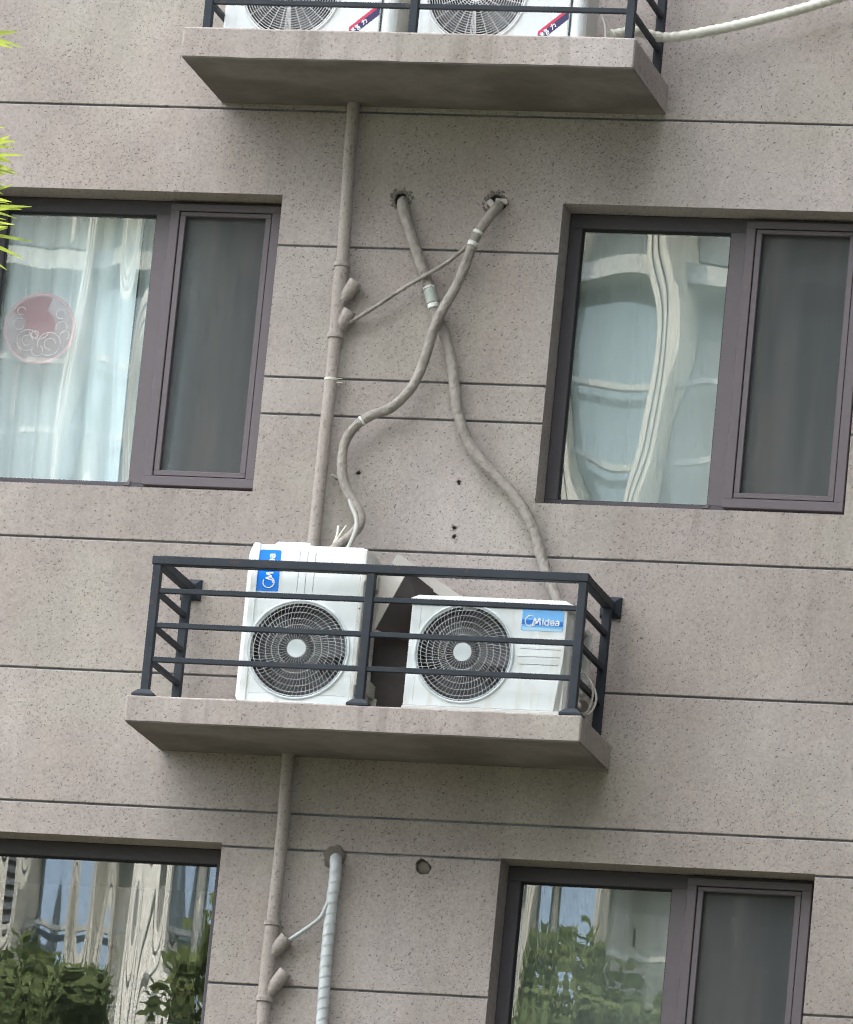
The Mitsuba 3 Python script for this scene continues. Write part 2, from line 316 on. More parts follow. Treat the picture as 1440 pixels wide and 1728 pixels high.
# the two ledges
LOW = dict(x0=-1.182, x1=0.995, y=-0.645, z0=8.832, z1=8.960)
TOP = dict(x0=-1.213, x1=0.979, y=-0.760, z0=12.020, z1=12.171)
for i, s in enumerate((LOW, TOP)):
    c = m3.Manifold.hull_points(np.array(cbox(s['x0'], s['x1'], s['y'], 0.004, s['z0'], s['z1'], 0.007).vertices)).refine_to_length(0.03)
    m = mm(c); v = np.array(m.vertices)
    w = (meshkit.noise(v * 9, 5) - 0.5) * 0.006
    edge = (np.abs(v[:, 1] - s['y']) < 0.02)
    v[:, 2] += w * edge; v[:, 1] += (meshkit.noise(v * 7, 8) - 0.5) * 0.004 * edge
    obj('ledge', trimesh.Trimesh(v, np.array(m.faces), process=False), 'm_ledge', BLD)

# plugs, rubble and mortar at the holes
def ring_rubble(x, z, r, n, seed, size, a0=0, a1=360):
    rr = random.Random(seed); out = []
    for k in range(n):
        a = math.radians(a0 + (a1 - a0) * (k + rr.random() * 0.7) / n); q = r * (0.80 + 0.55 * rr.random() ** 2)
        s = size * rr.uniform(0.5, 1.2)
        out.append(lump((x + q * math.cos(a), -0.001 - s * 0.1, z + q * math.sin(a)), (s, s * 0.38, s * rr.uniform(0.6, 1.1)), seed + k, 2, 0.75))
    return cat(*out)
obj('broken_mortar', ring_rubble(-0.274, 11.568, 0.042, 80, 3, 0.0062, -40, 250), 'm_mortar', BLD, True)
obj('broken_mortar', ring_rubble(0.192, 11.566, 0.048, 80, 53, 0.0062, -10, 280), 'm_mortar', BLD, True)
obj('brick_chip', bar((0.160, -0.012, 11.568), (0.190, -0.012, 11.540), 0.03, 0.030, 0.004, (0, 1, 0)), 'm_brick_bit', BLD)
obj('brick_chip', bar((0.195, -0.016, 11.566), (0.252, -0.012, 11.566), 0.026, 0.022, 0.003, (0, 1, 0)), 'm_brick_bit', BLD)
obj('mortar_patch', lump((-0.281, -0.004, 8.364), (0.052, 0.022, 0.052), 91, 4, 0.3, 2.5), 'm_mortar', BLD, True)
obj('hole_plug', lump((0.146, 0.030, 8.339), (0.034, 0.012, 0.034), 95, 3, 0.25), 'm_mortar', BLD, True)
obj('wall_anchor', tube([(-0.474, -0.03, 10.196), (-0.440, 0.0, 10.184), (-0.43, 0.03, 10.182)], 0.006, 8), 'm_cable', BLD)
for x, z in ((-0.350, 10.217), (0.144, 10.190), (0.143, 9.968), (0.147, 9.926)):
    obj('hole_rim', ring_rubble(x, z, 0.015, 9, int(x * 900 + z * 40), 0.0045), 'm_pipe', BLD, True)

# ------------------------------------------------------------------ windows
def warped_pane(x0, x1, z0, z1, y, seed, amp, fx, fz, nx=70, nz=70, bow=0.0):
    gx, gz = np.meshgrid(np.linspace(x0, x1, nx), np.linspace(z0, z1, nz), indexing='ij')
    p = np.stack([gx * fx, gz * fz, np.zeros_like(gx) + seed * 3.7], -1)
    h = amp * (meshkit.fbm(p, 2, seed=seed) - 0.5)
    u, w = (gx - x0) / (x1 - x0) * 2 - 1, (gz - z0) / (z1 - z0) * 2 - 1
    h = h + bow * (1 - u * u) * (1 - w * w)
    V = np.stack([gx, y + h, gz], -1).reshape(-1, 3); F = []
    i, j = np.meshgrid(np.arange(nx - 1), np.arange(nz - 1), indexing='ij'); k = (i * nz + j).ravel()
    F = np.vstack([np.stack([k, k + nz, k + nz + 1], 1), np.stack([k, k + nz + 1, k + 1], 1)])
    return trimesh.Trimesh(V, F, process=False)

def frame4(x0, x1, z0, z1, y0, y1, l, r, b, t, c=0.003):
    return cat(cbox(x0, x1, y0, y1, z1 - t, z1, c), cbox(x0, x1, y0, y1, z0, z0 + b, c),
               cbox(x0, x0 + l, y0 + 0.0008, y1, z0 + b - 0.002, z1 - t + 0.002, c), cbox(x1 - r, x1, y0 + 0.0008, y1, z0 + b - 0.002, z1 - t + 0.002, c))

def make_window(wx, wz, seed, amp, fx, fz, flip=False, label=None, bow=0.0, pw=0.790):
    (a, b), (c, d) = wx, wz
    W = thing(f'{BLD}__window', label) if False else fresh(f'{BLD}__window')
    labels[W] = {'label': label}
    X = (lambda s: a + s) if not flip else (lambda s: b - s)
    def q(s0, s1): return tuple(sorted((X(s0), X(s1))))
    w = b - a
    # outer frame with its mullion
    obj('frame', frame4(a + .001, b - .001, c + .001, d - .001, 0.172, 0.262, 0.064, 0.064, 0.060, 0.072), 'm_frame_dark', W)
    obj('mullion', cbox(*q(pw, pw + 0.082), 0.170, 0.258, c + 0.058, d - 0.070, 0.003), 'm_frame', W)
    obj('bead', frame4(*q(0.058, pw + 0.004), c + 0.056, d - 0.068, 0.185, 0.200, .010, .010, .010, .010, 0.002), 'm_gasket', W)
    # opening sash
    s0, s1 = q(pw + 0.078, w - 0.036)
    obj('sash_frame', frame4(s0, s1, c + 0.046, d - 0.020, 0.138, 0.196, 0.046, 0.046, 0.046, 0.036), 'm_frame', W)
    i0, i1 = s0 + 0.049, s1 - 0.049
    obj('sash_bead', frame4(i0, i1, c + 0.095, d - 0.059, 0.143, 0.192, 0.029, 0.029, 0.026, 0.022), 'm_frame', W)
    obj('screen', cbox(i0 + 0.027, i1 - 0.027, 0.176, 0.1765, c + 0.119, d - 0.079, 0.0001), 'm_screen', W)
    obj('sash_pane', warped_pane(i0 + 0.027, i1 - 0.027, c + 0.119, d - 0.079, 0.186, seed + 40, amp, fx, fz), 'm_glass', W, True)
    obj('pane', warped_pane(*q(0.062, pw + 0.002), c + 0.060, d - 0.071, 0.206, seed, amp, fx, fz, 170, 80, bow), 'm_glass', W, True)
    obj('corner_bracket', cat(cbox(*q(pw - 0.004, pw + 0.010), 0.165, 0.171, c + 0.046, c + 0.070, 0.002), cbox(*q(pw - 0.020, pw + 0.007), 0.165, 0.1705, c + 0.044, c + 0.053, 0.002)), 'm_frame', W)
    return W
make_window(WX[0], WZ[0], 3, 0.0013, 2.4, 1.0, label='upper right window with wavy building reflections', bow=0.0005)
make_window(WX[1], WZ[1], 5, 0.0012, 5.0, 0.7, pw=0.815, label='upper left window with pale curtains behind the fixed pane')
make_window(WX[2], WZ[2], 9, 0.0008, 9.0, 0.8, label='lower right window reflecting bright columns and foliage')
make_window(WX[3], WZ[3], 12, 0.0007, 8.0, 0.8, flip=True, pw=1.35, label='lower left window reflecting blue panes and foliage')

def curtain(x0, x1, z0, z1, y, folds, depth, seed):
    n = int((x1 - x0) * 160); xs = np.linspace(x0, x1, n); zs = np.linspace(z0, z1, 14); V = []
    for z in zs:
        t = (z - z0) / (z1 - z0)
        ph = xs * folds * 2 * math.pi + 2.4 * (meshkit.noise(np.stack([xs * 3, xs * 0 + z * 0.35, xs * 0 + seed], -1), seed) - 0.5) * 2
        sway = 0.03 * math.sin(2.2 * t + seed)
        V.append(np.stack([xs + sway * (1 - t) + 0.012 * np.cos(ph), y + depth * (0.6 * np.sin(ph) + 0.4 * np.sin(ph * 0.37 + 1)), np.full(n, z)], 1))
    V = np.vstack(V); i, j = np.meshgrid(np.arange(13), np.arange(n - 1), indexing='ij'); k = (i * n + j).ravel()
    return trimesh.Trimesh(V, np.vstack([np.stack([k, k + 1, k + n + 1], 1), np.stack([k, k + n + 1, k + n], 1)]), process=False)
def curtain_thing(label, args, m):
    k = obj('curtain', curtain(*args), m, None, True, cat='curtain'); labels[k]['label'] = label
curtain_thing('wide pale gathered curtain behind the upper left window pane', (-2.60, -1.640, 9.95, 11.65, 0.345, 7.5, 0.035, 2), 'm_curtain')
curtain_thing('narrow pale curtain strip beside the mullion of the upper left window', (-1.66, -1.30, 9.95, 11.65, 0.400, 7.0, 0.020, 5), 'm_curtain')
curtain_thing('misty grey sheet added behind the upper right window pane for a milky haze', (0.30, 1.46, 9.95, 11.65, 0.380, 5.0, 0.016, 15), 'm_curtain_mist')  # added sheet, puts a milky base under the reflections
curtain_thing('dim sheet added behind the lower right window pane to lift its tone', (0.30, 1.46, 6.75, 8.50, 0.480, 5.0, 0.016, 25), 'm_curtain_dim')  # added sheet here too, brightens the pane behind its reflections
curtain_thing('grey curtain behind the insect screen of the upper right window', (1.50, 2.02, 9.95, 11.65, 0.42, 6.0, 0.03, 8), 'm_curtain_grey')
curtain_thing('grey curtain behind the insect screen of the upper left window', (-1.36, -0.80, 9.95, 11.65, 0.60, 6.0, 0.03, 11), 'm_curtain_grey')

# round paper cut on the upper left pane
ST = thing('window_sticker', 'round faded pink paper cut stuck inside the upper left window pane', 'window decoration')
cx, cz = -2.068, 10.925
obj('backing', annulus(cx, cz, 0, 0.172, 0.2175, 0.2185), 'm_paper_pale', ST)
obj('rim', annulus(cx, cz, 0.166, 0.180, 0.2155, 0.2172), 'm_paper_rim', ST)
obj('red_field', cat(annulus(cx, cz, 0.0, 0.160, 0.2150, 0.2165, 72, 150), annulus(cx + 0.0, cz + 0.02, 0.0, 0.075, 0.2148, 0.2164)), 'm_paper_film', ST)
sw = []
for k, (dx, dz, r, a0, a1) in enumerate([(-.055, -.06, .055, 20, 310), (.055, -.075, .06, -120, 200), (-.055, -.06, .028, 0, 300), (.06, -.075, .03, 0, 280), (0, -.11, .03, 180, 420),
                                         (-.105, .02, .03, 60, 330), (.11, .01, .03, -90, 200), (.10, .075, .025, 0, 300), (-.10, .085, .022, 0, 300), (.0, .0, .055, 200, 340), (-.02, -.03, .02, 0, 350), (.13, -.03, .025, -60, 200)]):
    sw.append(annulus(cx + dx, cz + dz, r - 0.0045, r, 0.2135, 0.2146, a0, a1, 30))
obj('scroll_pattern', cat(*sw), 'm_paper_white', ST)

# ------------------------------------------------------------------ railings
def railing(s, yf, x_posts, ztop, rails, label, plates=True):
    R = thing('railing', label, 'railing', )
    zb = s['z1']
    for x in x_posts:
        obj('post', cbox(x - .020, x + .020, yf - .020, yf + .020, zb, ztop - 0.018, .003), 'm_rail', R)
        lo, hi = np.array([[-.052, -.045], [.052, -.045], [.052, .045], [-.052, .045]]), np.array([[-.026, -.026], [.026, -.026], [.026, .026], [-.026, .026]])
        pts = [[x + a, yf + b, zb + 0.001] for a, b in lo] + [[x + a, yf + b, zb + 0.012] for a, b in lo] + [[x + a, yf + b, zb + 0.034] for a, b in hi]
        if plates: obj('base_plate', mm(m3.Manifold.hull_points(np.array(pts))), 'm_rail', R)
    xl, xr = x_posts[0], x_posts[-1]
    obj('top_rail', cbox(xl - .026, xr + .026, yf - .025, yf + .025, ztop - .020, ztop + .022, .004), 'm_rail', R)
    for z in rails:
        for a, b in zip(x_posts[:-1], x_posts[1:]):
            obj('rail', cbox(a + .018, b - .018, yf - .012, yf + .012, z - .012, z + .012, .002), 'm_rail', R)
    for x in (xl, xr):
        yr = -0.075
        obj('post', cbox(x - .020, x + .020, yr - .020, yr + .020, zb, ztop - 0.018, .003), 'm_rail', R)
        obj('top_rail', cbox(x - .024, x + .024, yf + .024, -0.035, ztop - .021, ztop + .021, .004), 'm_rail', R)
        for z in rails:
            obj('rail', cbox(x - .012, x + .012, yf + .018, yr - .018, z - .012, z + .012, .002), 'm_rail', R)
        pts = [[x + a, -0.036, ztop + b] for a in (-.026, .026) for b in (-.026, .026)] + [[x + a, y, ztop + b] for a in (-.050, .050) for b in (-.050, .050) for y in (-.016, -.001)]
        obj('wall_bracket', mm(m3.Manifold.hull_points(np.array(pts))), 'm_rail', R)
        for dz in (-.034, .034):
            obj('bolt', trimesh.Trimesh(*(lambda t: (np.array(t.vertices) @ np.array([[1, 0, 0], [0, 0, 1], [0, -1, 0]]) + [x, -0.020, ztop + dz], t.faces))(trimesh.creation.cylinder(0.006, 0.012, sections=8)), process=False), 'm_rail', R)
    return R
railing(LOW, -0.598, (-1.108, -0.075, 0.935), 9.613, (9.471, 9.306, 9.142), 'dark grey metal railing around the lower ledge with two air conditioners')
railing(TOP, -0.690, (-1.117, -0.115, 0.931), 12.815, (12.318, 12.483, 12.650), 'dark grey metal railing around the upper ledge at the photo top', False)

# ------------------------------------------------------------------ air conditioners
def swirl_spoke(cx, cz, r0, r1, a, twist, y0, bulge, R, w=0.00092):
    pts = []
    for t in np.linspace(0, 1, 7):
        r = r0 + (r1 - r0) * t; th = a + twist * (r / R)
        pts.append((cx + r * math.cos(th), y0 - bulge * (1 - (r / R) ** 2), cz + r * math.sin(th)))
    return tube(pts, w, 5, False)
def ring_wire(cx, cz, r, y0, bulge, R, w=0.00115, n=72):
    a = np.linspace(0, 2 * math.pi, n + 1)
    y = y0 - bulge * (1 - (r / R) ** 2)
    return tube(np.stack([cx + r * np.cos(a), np.full(n + 1, y), cz + r * np.sin(a)], 1), w, 6, False)
def fan_blades(cx, cz, R, y, nb=3, phase=0.4):
    V, F = [], []
    for b in range(nb):
        base = len(V); nr, na = 8, 10
        for i in range(nr):
            r = R * (0.22 + 0.74 * i / (nr - 1))
            for j in range(na):
                t = j / (na - 1); a = phase + b * 2 * math.pi / nb + (t - 0.5) * 1.5 + 0.35 * (r / R)
                V.append([cx + r * math.cos(a), y + 0.07 * (t - 0.5), cz + r * math.sin(a)])
        for i in range(nr - 1):
            for j in range(na - 1):
                k = base + i * na + j; F += [[k, k + 1, k + na + 1], [k, k + na + 1, k + na]]
    return trimesh.Trimesh(np.array(V), np.array(F), process=False)

def ac_parts(f, K, style, sp, fan_R, fan_c, W, H, D, label_mat, blade_phase, fw=0.746, cutx=0.024):
    """Adds the parts of one outdoor unit; f maps local (x right, y back, z up) points to the world."""
    o = lambda name, m, mt, par=K, sm=False, lb=None: obj(name, moved(m, f), mt, par, sm, lb)
    cxf, czf = fan_c
    hole = m3.Manifold.cylinder(0.215, fan_R - 0.004, fan_R - 0.010, 72).rotate([-90, 0, 0]).translate([cxf, -0.02, czf])
    if style == 'a':
        front = [(0.006, 0.018), (fw - cutx, 0.018), (fw - 0.75 * cutx, 0.10), (fw, 0.26), (fw, H - 0.050), (0.006, H - 0.050)]
        c = m3.CrossSection([np.array(front)], m3.FillRule.NonZero)
        fp = m3.Manifold.extrude(c, 0.02).rotate([90, 0, 0]).translate([0, 0.02, 0])
        slots = m3.Manifold()
        for x0, x1, z in ((0.538, 0.733, 0.306), (0.528, 0.733, 0.270), (0.536, 0.727, 0.233)):
            slots = slots + bx(x0, x1, -0.01, 0.012, z - 0.0014, z + 0.0014)
        slots = slots + bx(0.050, 0.0515, -0.01, 0.006, 0.03, H - 0.06)
        o('front_panel', mm(fp - hole - slots), 'm_white')
        for z, x0, x1 in ((0.306, 0.538, 0.733), (0.270, 0.528, 0.733), (0.233, 0.536, 0.727)):
            o('slot', mm(bx(x0, x1, 0.008, 0.0115, z - 0.0013, z + 0.0013)), 'm_slot')
        body = m3.Manifold.hull_points(np.array(cbox(0.004, W - 0.004, 0.0205, D, 0.012, H - 0.048, 0.016).vertices)) - hole
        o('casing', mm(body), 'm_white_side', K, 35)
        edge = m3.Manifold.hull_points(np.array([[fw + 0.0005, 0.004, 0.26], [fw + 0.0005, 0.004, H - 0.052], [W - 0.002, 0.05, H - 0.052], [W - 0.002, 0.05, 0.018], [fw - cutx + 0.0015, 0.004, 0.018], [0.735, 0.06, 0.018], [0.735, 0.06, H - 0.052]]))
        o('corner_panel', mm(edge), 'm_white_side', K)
        lid = m3.Manifold.hull_points(np.array([[0.002 + (0.03 if t else 0), y, H - 0.052 + (0.05 if t else 0)] for t in (0, 1) for y in ((-0.008, D + .004) if not t else (0.012, D - 0.02))]
              + [[0.0, y, H - 0.022] for y in (-0.008, D + .004)] + [[W, y, H - 0.026] for y in (-0.008, D + .004)]
              + [[W - 0.001, y, H - 0.052] for y in (-0.008, D + .004)] + [[W - 0.045, y, H - 0.002] for y in (0.012, D - .02)]))
        o('lid', mm(lid), 'm_white', K, 25)
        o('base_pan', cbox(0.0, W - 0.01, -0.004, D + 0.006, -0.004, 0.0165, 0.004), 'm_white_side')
        for x in (0.10, W - 0.17):
            o('foot', cbox(x, x + 0.07, -0.02, D + 0.03, -0.024, -0.0045, 0.004), 'm_side_metal')
    else:
        o('front_panel', mm(m3.Manifold.hull_points(np.array(cbox(0.0, 0.763, 0.0, 0.02, 0.01, H - 0.04, 0.005).vertices)) - hole), 'm_white')
        o('corner_column', tube([(0.800, 0.035, 0.01), (0.800, 0.035, H - 0.04)], 0.036, 24), 'm_white', K, 30)
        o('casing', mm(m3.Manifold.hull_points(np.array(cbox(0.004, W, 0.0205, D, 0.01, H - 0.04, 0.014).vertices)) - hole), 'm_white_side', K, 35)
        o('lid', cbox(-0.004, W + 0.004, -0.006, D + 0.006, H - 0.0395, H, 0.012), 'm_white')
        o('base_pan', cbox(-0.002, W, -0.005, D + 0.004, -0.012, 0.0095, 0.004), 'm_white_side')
        o('seam', cbox(0.7635, 0.7675, 0.006, 0.03, 0.01, H - 0.042, 0.0005), 'm_slot')
    # fan behind its grille
    o('fan_duct', mm(m3.Manifold.cylinder(0.15, fan_R, fan_R - 0.02, 64).rotate([-90, 0, 0]).translate([cxf, 0.024, czf]) - m3.Manifold.cylinder(0.16, fan_R - 0.004, fan_R - 0.024, 64).rotate([-90, 0, 0]).translate([cxf, 0.015, czf])), 'm_cavity')
    o('fan_back', annulus(cxf, czf, 0, fan_R - 0.02, 0.172, 0.176), 'm_cavity')
    F = o('fan', fan_blades(cxf, czf, fan_R * 0.93, 0.075, 3, blade_phase), 'm_blade', K, True)
    o('motor_hub', tube([(cxf, 0.045, czf), (cxf, 0.14, czf)], fan_R * 0.2, 24), 'm_blade', F, 30)
    R = fan_R
    a = np.linspace(0, 2 * math.pi, 97)
    G = o('grille', cat(*[tube(np.stack([cxf + r * np.cos(a), np.full(97, y), czf + r * np.sin(a)], 1), w, 8, False) for r, y, w in ((R + 0.001, -0.004, 0.0065), (R - 0.010, -0.006, 0.0022))]), 'm_grille' if style == 'b' else 'm_hub', K, True)
    if style == 'a':
        o('hub_disc', cat(annulus(cxf, czf, 0, R * 0.185, -0.034, -0.028), annulus(cxf, czf, R * 0.10, R * 0.165, -0.0348, -0.0342)), 'm_hub', G)
        for q in (0.36, 0.50, 0.63, 0.76, 0.88): o('ring', ring_wire(cxf, czf, R * q, -0.004, 0.028, R), 'm_grille', G, True)
        for k in range(68):
            o('spoke', swirl_spoke(cxf, czf, R * (0.18 if k % 2 == 0 else 0.36), R * 0.995, k / 68 * 2 * math.pi, -0.42, -0.006, 0.028, R), 'm_grille', G, True)
    else:
        o('hub_disc', annulus(cxf, czf, 0, R * 0.17, -0.022, -0.016), 'm_grille', G)
        for k in range(16): o('ring', ring_wire(cxf, czf, R * (0.20 + 0.05 * k), -0.004, 0.014, R, 0.0020), 'm_grille', G, True)
        for k in range(24): o('spoke', swirl_spoke(cxf, czf, R * 0.17, R * 0.995, (k + .3) / 24 * 2 * math.pi, 0.0, -0.006, 0.014, R, 0.0019), 'm_grille', G, True)
        for da in range(4): o('spoke', swirl_spoke(cxf, czf, R * 0.30, R * 0.93, -math.pi / 2 - 0.06 + 0.04 * da, 0.0, -0.007, 0.014, R, 0.0015), 'm_grille', G, True)
    return o

def ac_logo(o, K, faded):
    x0, x1, z0, z1 = 0.535, 0.733, 0.392, 0.497
    lab = o('logo_label', ypoly([(x0 + .004, z0), (x1 - .004, z0 + .002), (x1, z0 + .006), (x1, z1 - .012), (x1 - .012, z1), (x0, z1), (x0, z0 + .004)], -0.0022, 0.0005), 'm_label_pale' if faded else 'm_label_blue')
    if faded:
        o('label_band', ypoly([(x0 + .001, z0 + .030), (x1 - .002, z0 + .024), (x1 - .002, z0 + .046), (x1 - .02, z0 + .047), (x0 + .001, z0 + .052)], -0.0032, -0.002), 'm_label_band')
        o('label_edge', ypoly([(x0 + .006, z0 + .001), (x1 - .006, z0 + .001), (x1 - .003, z0 + .013), (x0 + .004, z0 + .018)], -0.0031, -0.002), 'm_label_edge')
    zb = 0.420
    t = text_xz('idea', 0.031); v = np.array(t.vertices); w = v[:, 0].max()
    t = moved(t, lambda q: q * [0.084 / w, 1, 1] + [0.630, -0.0034, zb])
    s = 0.0062
    def stroke(p0, p1, wd=s):
        p0, p1 = np.array(p0), np.array(p1); d = (p1 - p0) / np.linalg.norm(p1 - p0); n = np.array([-d[1], d[0]]) * wd / 2
        return ypoly([p0 - n, p1 - n, p1 + n, p0 + n], -0.0052, -0.0033)
    em = [stroke((0.5875, zb), (0.597, zb + 0.033)), stroke((0.597, zb + 0.033), (0.607, zb + 0.006)), stroke((0.607, zb + 0.006), (0.618, zb + 0.033)), stroke((0.6195, zb + 0.034), (0.6235, zb)),
          stroke((0.5875, zb), (0.575, zb - 0.001), 0.004), annulus(0.577, zb + 0.018, 0.0235, 0.0275, -0.0054, -0.0033, 62, 350, 50)]
    o('lettering', cat(t, *em), 'm_letter', lab, False, 'white logo lettering reading Midea')

# right unit, lying normally
acK = thing('air_conditioner', 'white outdoor air conditioner lying level on the lower ledge with faded pale blue logo', 'air conditioner', 'outdoor units on the lower ledge')
fR = lambda v: v + [0.100, -0.500, 8.986]
oR = ac_parts(fR, acK, 'a', 84, 0.232, (0.274, 0.271), 0.775, 0.545, 0.270, None, 0.2)
ac_logo(oR, acK, True)
# service side of the right unit
oR('valve_cover', cat(cbox(0.7755, 0.800, 0.105, 0.125, 0.30, 0.45, 0.004), cbox(0.7755, 0.818, 0.215, 0.255, 0.19, 0.45, 0.010), cbox(0.7755, 0.816, 0.126, 0.2145, 0.425, 0.45, 0.008), cbox(0.7755, 0.806, 0.126, 0.2145, 0.195, 0.21, 0.004)), 'm_cream_plastic')
oR('handle_recess', cbox(0.7755, 0.779, 0.1255, 0.2145, 0.212, 0.424, 0.001), 'm_cavity')
for k, z in enumerate((0.075, 0.135)):
    oR('service_valve', cat(tube([(0.77, 0.12 + .03 * k, z), (0.822, 0.12 + .03 * k, z)], 0.014, 10), tube([(0.806, 0.12 + .03 * k, z), (0.806, 0.12 + .03 * k, z + 0.04)], 0.009, 10)), 'm_side_metal', acK, 30)
# left unit, stood on its side
acL = thing('air_conditioner', 'white outdoor air conditioner stood on its side on the lower ledge, solid blue logo upright', 'air conditioner', 'outdoor units on the lower ledge')
fL = lambda v: np.stack([-0.136 - 1.045 * v[:, 2], -0.500 + v[:, 1], 8.978 + v[:, 0]], 1)
oL = ac_parts(fL, acL, 'a', 84, 0.232, (0.262, 0.272), 0.765, 0.545, 0.270, None, 0.9, 0.760, 0.0)
ac_logo(oL, acL, False)
oL('handle', m := mm(m3.Manifold.hull_points(np.array([[0.7655, y, z] for y in (0.06, 0.20) for z in (0.28, 0.455)] + [[0.790, y, z] for y in (0.07, 0.19) for z in (0.285, 0.430)]))), 'm_white', acL)
oL('screw', tube([(0.47, -0.006, 0.008), (0.47, 0.002, 0.008)], 0.005, 8), 'm_slot', acL)
oL('screw', tube([(0.66, -0.006, 0.008), (0.66, 0.002, 0.008)], 0.004, 8), 'm_slot', acL)
# upper pair
for i, (x0, lb) in enumerate(((-1.095, 'white outdoor air conditioner on the upper ledge, left one with slanted red and navy stripe'), (-0.175, 'white outdoor air conditioner on the upper ledge, right one with slanted red and navy stripe'))):
    K = thing('air_conditioner', lb, 'air conditioner', 'outdoor units on the upper ledge')
    fU = lambda v, x0=x0: v + [x0, -0.500, 12.190]
    oU = ac_parts(fU, K, 'b', 24, 0.240, (0.318 if i == 0 else 0.305, 0.252), 0.840, 0.560, 0.265, None, 0.5 + i)
    zo = 0.046; x = 0.618
    def par(a, b, y0, y1):          # slanted band: offsets a..b above the lower edge
        return ypoly([(x + .0, zo + a), (x + 0.142, zo + a + 0.125), (x + 0.142, zo + b + 0.125), (x, zo + b)], y0, y1)
    S = oU('stripe', par(-0.030, 0.010, -0.0016, 0.0004), 'm_stripe_navy', K, False, 'slanted navy stripe with white marks')
    oU('stripe_edge', par(0.011, 0.030, -0.0016, 0.0004), 'm_stripe_red', K, False, 'slanted red stripe')
    def g(u, w): d = np.array([0.75, 0.66]); n = np.array([-0.66, 0.75]); return np.array([x, zo]) + d * u + n * w
    st = [((.028, -.018), (.028, .010)), ((.018, .004), (.038, .004)), ((.028, .002), (.019, -.010)), ((.028, .002), (.037, -.008)),
          ((.048, .010), (.042, .000)), ((.046, .006), (.060, .006)), ((.060, .006), (.046, -.006)), ((.048, .0), (.062, -.008)), ((.046, -.009), (.058, -.009)), ((.046, -.009), (.046, -.018)), ((.058, -.009), (.058, -.018)), ((.046, -.018), (.058, -.018)),
          ((.080, .002), (.104, .002)), ((.104, .002), (.102, -.014)), ((.102, -.014), (.097, -.011)), ((.091, .010), (.088, -.006)), ((.088, -.006), (.080, -.016))]
    ms = []
    for p0, p1 in st:
        p0, p1 = g(*p0), g(*p1); d = (p1 - p0) / np.linalg.norm(p1 - p0); n = np.array([-d[1], d[0]]) * 0.0019
        ms.append(ypoly([p0 - n, p1 - n, p1 + n, p0 + n], -0.0032, -0.0014 - 0.0003))
    oU('characters', cat(*ms), 'm_letter', S)

# ------------------------------------------------------------------ pipes
def bumpy(path, r, seed, amp=0.06, freq=9):
    return r * (1 + amp * (meshkit.noise(path * freq, seed) - 0.5) * 2)
def cone_tube(p0, p1, r0, r1, n=24, hollow=True):
    """A socket that is open at p1."""
    p0, p1 = np.array(p0, float), np.array(p1, float); d = p1 - p0
    pts = [p0, p0 + d * 0.35, p0 + d * 0.42, p1, p1, p0 + d * 0.5]; rr = [r0, r0, r1, r1, r1 * 0.86, r1 * 0.84]
    d = d / np.linalg.norm(d); u = np.cross(d, [0, 1, 0.2]); u /= np.linalg.norm(u); w = np.cross(d, u); a = np.arange(n) / n * 2 * math.pi
    V = np.vstack([p + r * (np.cos(a)[:, None] * u + np.sin(a)[:, None] * w) for p, r in zip(pts, rr)] + [pts[-1][None]]); F = []
    for i in range(5):
        for j in range(n): k = (j + 1) % n; F += [[i * n + j, i * n + k, (i + 1) * n + k], [i * n + j, (i + 1) * n + k, (i + 1) * n + j]]
    for j in range(n): F.append([5 * n + j, 5 * n + (j + 1) % n, 6 * n])
    return trimesh.Trimesh(V, np.array(F), process=False)

YP = -0.052
def drain(label, pts, collars, tee, branches, clamp=None, group=None):
    K = thing('drain_pipe', label, 'pipe', group)
    P = spline([(x, YP, z) for x, z in pts], 0.03)
    X = lambda z: float(np.interp(-z, -P[:, 2], P[:, 0]))
    obj('pipe', tube(P, 0.0305, 26), 'm_pipe', K, 40)
    for a, b in tee:
        zs = np.linspace(a, b, 26); rr = 0.0338 + 0.0011 * np.sin(np.arange(26) * 2.3)
        obj('fitting', tube([(X(z), YP, z) for z in zs], rr, 26), 'm_pipe', K, 40)
    for z in collars:
        obj('collar', cat(tube([(X(z), YP, z - .010), (X(z), YP, z - .007), (X(z), YP, z + .012), (X(z), YP, z + .015)], [.034, .0405, .0405, .034], 26),), 'm_pipe', K, 40)
    for (z, ux, uz) in branches:
        d = np.array([ux, 0, uz - z]) ; p0 = np.array([X(z), YP, z]); p1 = np.array([ux, YP - 0.004, uz])
        obj('branch', cone_tube(p0, p1 + (p1 - p0) / np.linalg.norm(p1 - p0) * 0.012, 0.0275, 0.0325), 'm_pipe', K, 40)
    if clamp:
        obj('clamp', cat(tube([(X(clamp), YP, clamp - .006), (X(clamp), YP, clamp + .006)], 0.0335, 26), cbox(X(clamp) + .024, X(clamp) + .058, YP - .012, YP + .002, clamp - .018, clamp - .013, .001),
                         cbox(X(clamp) + .024, X(clamp) + .028, YP - .012, 0.0, clamp - .018, clamp + .006, .001), cbox(X(clamp) + .024, X(clamp) + .058, YP - .012, YP - .008, clamp + .001, clamp + .005, .001)), 'm_cable', K)
    return X
drain('taupe drain pipe from the upper ledge down behind the upright air conditioner', [(-0.541, 12.03), (-0.530, 11.65), (-0.518, 11.27), (-0.519, 11.10), (-0.514, 10.866), (-0.516, 10.511), (-0.520, 9.866), (-0.522, 8.95)],
      (11.217, 10.866), ((10.87, 11.215),), ((11.015, -0.447, 11.128), (10.885, -0.462, 10.985)), 10.655)
